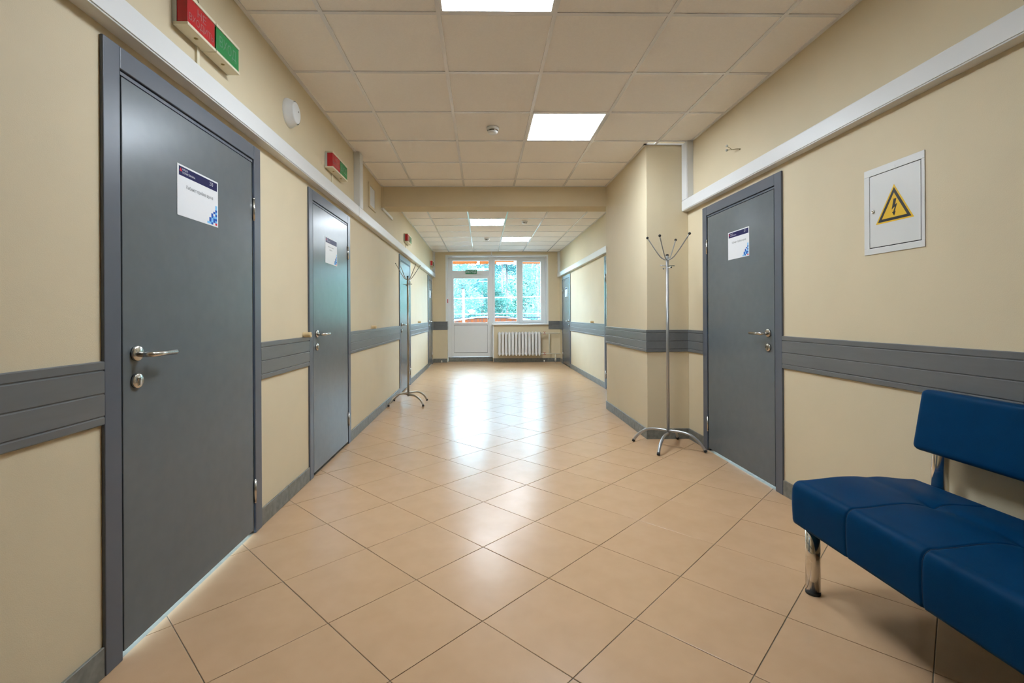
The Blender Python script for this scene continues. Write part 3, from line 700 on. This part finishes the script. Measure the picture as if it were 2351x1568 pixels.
def cushion(name, y0, y1, prof, m_, parent, r):
    """rounded slab: outline prof (x, z) swept from y0 to y1 with softened ends"""
    gx = sum(p[0] for p in prof) / len(prof); gz = sum(p[1] for p in prof) / len(prof); mb = MB(); rings = []
    for y, sc in [(y0 + r * (1 - math.cos(t * math.pi / 12)), math.sin(t * math.pi / 12)) for t in range(7)] + [(y1 - r * (1 - math.cos(t * math.pi / 12)), math.sin(t * math.pi / 12)) for t in range(6, -1, -1)]:
        ring = []; n_ = len(prof); ccw = sum(prof[k][0] * prof[(k + 1) % n_][1] - prof[(k + 1) % n_][0] * prof[k][1] for k in range(n_)) > 0
        for k, (x, z) in enumerate(prof):          # inset along the outline's own normal
            (ax_, az_), (bx_, bz_) = prof[k - 1], prof[(k + 1) % n_]; tx, tz = bx_ - ax_, bz_ - az_; L = math.hypot(tx, tz); sg = 1 if ccw else -1
            d_ = r * 0.9 * (1 - sc); ring.append((x - sg * tz / L * d_, y, z + sg * tx / L * d_))
        rings.append(ring)
    n = len(prof)
    for g in rings: mb.v += g
    for i in range(len(rings) - 1):
        for j in range(n):
            j2 = (j + 1) % n; mb.f.append((i * n + j, i * n + j2, (i + 1) * n + j2, (i + 1) * n + j)); mb.sm.append(True)
    mb.f.append(tuple(range(n))); mb.sm.append(True); mb.f.append(tuple((len(rings) - 1) * n + k for k in range(n))); mb.sm.append(True)
    return mb.build(name, m_, parent)
def rounded(corners, r, n=6):
    out = []
    for i in range(len(corners)):
        p, a, b = Vector(corners[i]), Vector(corners[i - 1]), Vector(corners[(i + 1) % len(corners)])
        d1, d2 = (a - p).normalized(), (b - p).normalized(); s_, e_ = p + d1 * r, p + d2 * r
        for k in range(n + 1):
            t = k / n; q = s_ * (1 - t) ** 2 + p * 2 * t * (1 - t) + e_ * t * t; out.append((q.x, q.y))
    return out
def dens(P, mx=0.03):
    out = []
    for i in range(len(P)):
        a, b = Vector(P[i]), Vector(P[(i + 1) % len(P)]); k = max(1, int((b - a).length / mx))
        out += [tuple(a + (b - a) * (t / k)) for t in range(k)]
    return out
bk = dens(rounded([(1.768, 0.578), (1.812, 0.826), (1.868, 0.818), (1.826, 0.570)], 0.026))
cushion('backrest', 0.18, 1.962, bk, 'leather', e, 0.03)
for y in (1.872, 0.34):
    MB().tube([(1.812, y, 0.36), (1.812, y, 0.52), (1.818, y, 0.60), (1.828, y, 0.66)], 0.027, 24).build('back_post', 'chrome', e)
for x, y in ((1.336, 1.925), (1.775, 1.925), (1.336, 0.26), (1.775, 0.26)):
    lg_ = MB().tube([(x, y, 0.010), (x, y, SZ0 + 0.012)], 0.0262, 28).build('leg', 'chrome', e)
    MB().tube([(x, y, 0.0), (x, y, 0.0105)], 0.0272, 24).build('foot_cap', 'black_rubber', lg_)

# ------------------------------------------------------------------ exit door and window in the end wall
def bars(mb, x0, x1, z0, z1, w, y0, y1):
    """rectangular frame: w = (left, right, bottom, top) widths"""
    l, r_, b, t = w
    mb.box(x0, x0 + l, y0, y1, z0, z1); mb.box(x1 - r_, x1, y0, y1, z0, z1); mb.box(x0 + l, x1 - r_, y0, y1, z0, z0 + b); mb.box(x0 + l, x1 - r_, y0, y1, z1 - t, z1)
d8 = empty('door_8', (-0.31, YF, 0), 'white plastic exit door with a glass upper half and transom', 'door', kind='structure')
m = MB(); m.box(OPEN_L, -0.768, YF, YF + 0.07, 0.10, OPEN_T); m.box(0.150, 0.243, YF, YF + 0.07, 0.10, OPEN_T); m.box(-0.768, 0.150, YF, YF + 0.07, 2.506, OPEN_T); m.box(-0.768, 0.150, YF, YF + 0.07, 2.113, 2.254)
m.build('frame', 'white_pvc', d8, bevel=0.004)
m = MB(); bars(m, -0.768, 0.168, 2.246, 2.516, (0.02, 0.02, 0.014, 0.014), YF + 0.012, YF + 0.06); m.build('transom_bead', 'white_pvc', d8, bevel=0.003)
MB().box(-0.76, 0.16, YF + 0.032, YF + 0.036, 2.25, 2.512).build('transom_pane', 'glass', d8)
m = MB(); bars(m, -0.778, 0.160, 0.112, 2.123, (0.058, 0.044, 0.106, 0.060), YF - 0.014, YF + 0.05); m.box(-0.72, 0.116, YF - 0.014, YF + 0.05, 0.908, 0.969)
sash = m.build('door_leaf', 'white_pvc', d8, bevel=0.004)
MB().box(-0.722, 0.118, YF + 0.014, YF + 0.018, 0.966, 2.066).build('pane', 'glass', sash)
MB().box(-0.716, 0.112, YF + 0.000, YF + 0.020, 0.226, 0.900).build('lower_panel', 'white_pvc', sash, bevel=0.003)
MB().box(-0.722, 0.118, YF + 0.018, YF + 0.03, 0.216, 0.91).build('panel_seal', 'gap_shade_black', sash)
MB().lathe((0.142, YF - 0.014, 1.056), (0, -1, 0), [(0, 0.013), (0.006, 0.013), (0.010, 0.010), (0.010, 0.0005)], 16).build('lock', 'steel_dark', sash)
tag(MB().box(OPEN_L + 0.01, DOOR_R, YF - 0.03, YF + 0.10, 0, 0.106).build('door_threshold', 'base_tile', org=(-0.3, YF, 0), bevel=0.003), 'grey stone step under the exit door', 'threshold', kind='structure')
w1 = empty('window_1', (0.9, YF, SILL_Z), 'white plastic two-pane window beside the exit door', 'window', kind='structure')
m = MB(); bars(m, 0.245, OPEN_R, SILL_Z + 0.03, OPEN_T, (0.059, 0.046, 0.052, 0.083), YF, YF + 0.07); m.box(0.846, 0.935, YF, YF + 0.07, 0.98, 2.51); m.build('frame', 'white_pvc', w1, bevel=0.004)
MB().box(0.300, 0.850, YF + 0.032, YF + 0.036, 0.983, 2.511).build('pane', 'glass', w1)
m = MB(); bars(m, 0.931, 1.530, 0.957, 2.549, (0.066, 0.083, 0.067, 0.075), YF - 0.016, YF + 0.05); s2 = m.build('sash', 'white_pvc', w1, bevel=0.004)
MB().box(0.993, 1.451, YF + 0.014, YF + 0.018, 1.020, 2.478).build('pane', 'glass', s2)
MB().box(0.222, 1.600, YE - 0.055, YF + 0.01, SILL_Z, SILL_Z + 0.030).build('window_sill', 'white_pvc', w1, bevel=0.006)
m = MB()
m.box(OPEN_L, OPEN_L + 0.008, YE + 0.002, YF, 1.0, OPEN_T); m.box(OPEN_R - 0.008, OPEN_R, YE + 0.002, YF, SILL_Z + 0.03, OPEN_T); m.box(OPEN_L + 0.008, OPEN_R - 0.008, YE + 0.002, YF, OPEN_T - 0.008, OPEN_T)
m.box(OPEN_L - 0.03, OPEN_L + 0.009, YE - 0.006, YE + 0.002, 1.0, OPEN_T + 0.03); m.box(OPEN_R - 0.009, OPEN_R + 0.03, YE - 0.006, YE + 0.002, SILL_Z + 0.03, OPEN_T + 0.03)
m.box(OPEN_L + 0.009, OPEN_R - 0.009, YE - 0.006, YE + 0.002, OPEN_T - 0.009, OPEN_T + 0.03)
m.box(DOOR_R - 0.007, DOOR_R, YE, YF, 0.1, SILL_Z); m.box(DOOR_R - 0.007, DOOR_R + 0.02, YE - 0.005, YE, 0.1, SILL_Z)
tag(m.build('trim_90', 'white_pvc'), 'white plastic lining around the window and exit door opening', 'trim', kind='structure')
e = empty('exit_sign', (-0.284, YF, 2.17), 'green exit sign plate above the glass exit door', 'sign')
MB().box(-0.427, -0.141, YF - 0.022, YF - 0.015, 2.172, 2.280).build('plate', 'exit_green', e, bevel=0.001)
m = MB(); lettering(m, 'ВЫХОД', lambda a, b: (a, YF - 0.0226, b), -0.408, -0.160, 2.188, 2.264); m.build('lettering', 'ink_white', e)
tag(MB().box(OPEN_L + 0.008, OPEN_L + 0.022, YE + 0.06, YE + 0.15, 1.452, 1.545).build('call_point', 'alarm_red', org=(OPEN_L, YE + 0.1, 1.45), bevel=0.002), 'small red alarm call point beside the exit door', 'call point')

# ------------------------------------------------------------------ radiator and heating pipes
e = empty('radiator', (0.88, 11.58, 0.16), 'white cast-iron radiator with thirteen columns under the window', 'radiator')
for k in range(13):
    xc = 0.395 + k * 0.0805; m = MB()
    for yf, yb_ in ((11.510, 11.550), (11.600, 11.640)):
        hw = 0.029
        o_ = [(xc - 0.006, 0.163), (xc + 0.006, 0.163), (xc + hw, 0.200), (xc + hw, 0.700), (xc + 0.018, 0.733), (xc + 0.005, 0.744), (xc - 0.005, 0.744), (xc - 0.018, 0.733), (xc - hw, 0.700), (xc - hw, 0.200)]
        i_ = [(xc + (x - xc) * 0.62, 0.45 + (z - 0.45) * 0.985) for x, z in o_]
        m.prism([(x, yf, z) for x, z in i_], [(x, yf + 0.012, z) for x, z in o_]); m.prism([(x, yf + 0.012, z) for x, z in o_], [(x, yb_, z) for x, z in o_])
    for z in (0.212, 0.700): m.tube([(xc - 0.0402, 11.575, z), (xc + 0.0402, 11.575, z)], 0.024, 14); m.box(xc - 0.02, xc + 0.02, 11.53, 11.62, z - 0.016, z + 0.016)
    m.build('column', 'radiator_paint', e)
e2 = empty('heating_pipe', (1.62, 11.60, 0), 'cream heating pipes joining the radiator to the right corner', 'pipe')
for z in (0.704, 0.206): MB().tube([(1.4035, 11.575, z), (1.47, 11.60, z), (XR - 0.002, 11.62, z)], 0.0125, 12).build('pipe', 'pipe_cream', e2)
MB().tube([(1.607, 11.612, 0.206), (1.607, 11.612, 0.704)], 0.0125, 12).build('pipe', 'pipe_cream', e2)
MB().tube([(1.757, 11.618, 0.0), (1.757, 11.618, 0.206)], 0.0125, 12).build('pipe', 'pipe_cream', e2)
MB().tube([(1.757, 11.618, 0.02), (1.757, 11.618, 0.09)], [0.019, 0.019], 12).build('fitting', 'pipe_cream', e2)
for z in (0.704, 0.206):
    v = MB().tube([(1.462, 11.59, z), (1.515, 11.605, z)], 0.019, 12).build('valve', 'pipe_cream', e2)
    m = MB(); m.add([(1.455, 11.575, z + 0.038), (1.487, 11.575, z + 0.016), (1.520, 11.575, z + 0.038), (1.510, 11.575, z + 0.042), (1.487, 11.575, z + 0.028), (1.466, 11.575, z + 0.042)], [(0, 1, 4, 5), (1, 2, 3, 4)])
    m.box(1.455, 1.520, 11.575, 11.585, z - 0.024, z - 0.012); m.box(1.482, 1.492, 11.57, 11.59, z, z + 0.022); m.build('valve_handle', 'valve_red', v)
for x, l in ((-1.004, 'short white pipe stub on the floor left of the exit door'), (1.486, 'short white pipe stub on the floor below the radiator valve')):
    tag(MB().tube([(x, YE - 0.05, 0.0), (x, YE - 0.05, 0.05)], 0.014, 12).build('pipe_stub', 'pipe_cream', org=(x, YE - 0.05, 0)), l, 'pipe stub')

# ------------------------------------------------------------------ outside: balcony, canopy, far roof, lamp, trees
tag(MB().box(-2.2, 3.0, YE + 0.36, 13.55, -0.14, -0.02).build('balcony_floor', 'concrete'), 'concrete balcony slab outside the window', 'balcony', kind='structure')
tag(MB().box(-60, 60, YE + 0.37, 26, -3.88, -3.58).build('bounce_yard', 'bounce_paving'), 'unseen pale ground added below the window to bounce daylight inside', 'bounce_yard', kind='structure')  # added out of view as a reflector, brightens the corridor ceiling
tag(MB().box(-60, 60, 26, 120, -3.9, -3.6).build('ground', 'grass'), 'grassy ground under the trees outside', 'ground', kind='structure')
mb = MB()
hv = [(-50, 44, -3.6), (50, 44, -3.6), (50, 75, 9), (-50, 75, 9), (50, 110, 12), (-50, 110, 12)]; mb.add(hv, [(0, 1, 2, 3), (3, 2, 4, 5)])
tag(mb.build('hillside', 'grass'), 'green hillside rising behind the pines outside', 'hill', kind='structure')
e = empty('balcony_railing', (0.3, 13.45, 0), 'thin dark railing outside the window', 'railing')
MB().tube([(-2.2, 13.45, 1.075), (3.0, 13.45, 1.075)], 0.012, 8).build('rail', 'rail_metal', e)
MB().tube([(-2.2, 13.45, 1.185), (3.0, 13.45, 1.185)], 0.007, 8).build('rail', 'pole_white', e)
MB().tube([(-2.2, 13.45, 0.10), (3.0, 13.45, 0.10)], 0.010, 8).build('rail', 'rail_metal', e)
for k in range(33): MB().tube([(-2.2 + 0.1625 * k, 13.45, 0.0), (-2.2 + 0.1625 * k, 13.45, 1.075)], 0.006, 6).build('baluster', 'rail_metal', e)
e = empty('awning', (0.3, 12.1, 2.6), 'orange awning strip over the balcony seen at the top of the window', 'awning')
MB().box(-2.23, 3.03, 13.52, 13.60, 2.755, 2.80).build('awning_bar', 'pole_white', e)
for x in (-2.2, 3.0): MB().tube([(x, YE + 0.30, 2.95), (x, 13.55, 2.78)], 0.02, 8).build('bracket', 'pole_white', e)
for k in range(5):
    x0 = -2.2 + 1.04 * k
    MB().box(x0 + .01, x0 + 1.03, 13.55, 13.565, 2.60, 2.76).build('fascia', 'canopy_orange', e)
    MB().box(x0 - 0.03, x0 + 0.03, 13.53, 13.575, 2.585, 2.77).build('fascia_joint', 'pole_white', e)
e = empty('arched_roof', (0.4, 24, -3.6), 'orange arched entrance roof beyond the balcony railing', 'roof')
def arc(x): return 1.06 - 0.055 * (x - 0.40) ** 2
xs = [0.4 + 3.6 * (i / 24 - 0.5) * 2 for i in range(25)]
MB().prism([(x, 22.5, arc(x)) for x in xs] + [(x, 22.5, arc(x) - 0.28) for x in xs[::-1]], [(x, 25.5, arc(x)) for x in xs] + [(x, 25.5, arc(x) - 0.28) for x in xs[::-1]]).build('roof_shell', 'arch_orange', e)
MB().tube([(x, 22.47, arc(x) + 0.02) for x in xs], 0.035, 8).build('roof_edge', 'pole_white', e)
for k in range(24): MB().box(-2.9 + 0.285 * k, -2.88 + 0.285 * k, 22.45, 22.49, arc(-2.9 + 0.285 * k) - 0.28, arc(-2.9 + 0.285 * k)).build('rib', 'rail_metal', e)
for x in (-3.0, 3.8): MB().box(x - .1, x + .1, 23.9, 24.1, -3.6, arc(x) - 0.2).build('post', 'pole_white', e)
e = empty('street_lamp', (-0.80, 20.0, -3.6), 'white street lamp pole outside the exit door glass', 'street lamp')
MB().tube([(-0.80, 20, -3.6), (-0.80, 20, 2.22)], 0.042, 10).build('pole', 'pole_white', e)
MB().tube(curve([(-0.80, 20, 1.25), (-0.66, 20, 1.18), (-0.56, 20, 1.20)]), 0.022, 8).build('bracket', 'pole_white', e)
MB().ball((-0.47, 20, 1.33), 0.16, 12, 8, (0.9, 0.5, 0.42)).build('lamp_head', 'pole_white', e)
e = empty('overhead_cable', (0, 19, -3.6), 'pale overhead cable crossing behind the window panes', 'cable')
MB().tube([(-9, 19, 1.70), (-3, 19, 1.78), (3, 19, 1.90), (9, 19, 2.05)], 0.018, 6).build('cable', 'pole_white', e)
for x, z in ((-9, 1.8), (9, 2.15)): MB().tube([(x, 19, -3.6), (x, 19, z)], 0.06, 8).build('pole', 'pole_white', e)

def foliage(mb, c, rx, rz, n, size):
    for _ in range(n):
        while True:
            p = Vector((random.uniform(-1, 1), random.uniform(-1, 1), random.uniform(-1, 1)))
            if p.length < 1: break
        p = Vector((c[0] + p.x * rx, c[1] + p.y * rx, c[2] + p.z * rz)); s = size * random.uniform(0.6, 1.4)
        u = Vector((random.gauss(0, 1), random.gauss(0, 1), random.gauss(0, 0.5))).normalized(); w = u.cross(Vector((random.gauss(0, 1), random.gauss(0, 1), random.gauss(0, 1)))).normalized()
        a = u * s; b = w * s * 0.45
        mb.add([p - a, p + b, p + a, p - b], [(0, 1, 2, 3)])
def tree(x, y, h, cr, leaf, n_cl, bare, label):
    e = empty('tree', (x, y, -3.6), label, 'tree', 'trees beyond the window')
    top = -3.6 + h; lean = random.uniform(-.3, .3)
    P = [(x, y, -3.7), (x + lean * 0.3, y, -3.6 + h * 0.4), (x + lean, y, top)]
    MB().tube(curve(P, 4), [0.17 - 0.14 * i / 8 for i in range(9)], 8).build('trunk', 'bark', e)
    mb = MB()
    for k in range(n_cl):
        t = bare + (1 - bare) * (k + 0.5) / n_cl; z = -3.6 + h * t; an = k * 2.4 + random.uniform(-.4, .4); rr = cr * (1.05 - 0.75 * (t - bare) / (1 - bare)) * random.uniform(0.35, 0.8)
        foliage(mb, (x + lean * t + rr * math.cos(an), y + rr * math.sin(an), z), cr * 0.5, cr * 0.36, 520, 0.075)
    mb.build('crown', leaf, e)
for a in ((-4.4, 29, 11, 1.8, 'leaf_pale', 14, .12, 'pale tree at the left edge of the exit door glass'),
          (-2.3, 32, 13, 1.9, 'leaf_green', 15, .12, 'tall green tree left of the street lamp outside'),
          (-1.2, 27, 8.2, 1.4, 'leaf_pale', 13, .10, 'low pale tree right behind the street lamp'),
          (-0.1, 34, 13, 2.0, 'leaf_teal', 15, .12, 'dark pine behind the middle of the exit door glass'),
          (0.85, 29, 6.6, 1.5, 'leaf_green', 13, .08, 'low green tree at the left of the middle window pane'),
          (1.35, 36, 14, 1.9, 'leaf_teal', 11, .58, 'left of two bare-trunked pines in the middle window pane'),
          (1.95, 37, 14, 1.8, 'leaf_teal', 11, .60, 'right of two bare-trunked pines in the middle window pane'),
          (2.5, 31, 7.4, 1.7, 'leaf_green', 14, .10, 'low green tree behind the bar between the window panes'),
          (3.3, 28, 10, 1.9, 'leaf_pale', 16, .10, 'pale sunlit tree filling the right window pane'),
          (4.9, 33, 12, 2.1, 'leaf_teal', 15, .12, 'dark pine at the right edge of the right window pane'),
          (1.0, 44, 12, 2.4, 'leaf_teal', 15, .1, 'farthest dark pine behind the middle window pane'),
          (0.4, 40, 12, 2.2, 'leaf_green', 15, .1, 'far green tree behind the two bare-trunked pines'),
          (-3.4, 41, 13, 2.4, 'leaf_teal', 15, .1, 'far dark pine showing through the transom glass'),
          (3.8, 42, 13, 2.4, 'leaf_green', 15, .1, 'far green tree behind the pale tree on the right')):
    tree(*a)
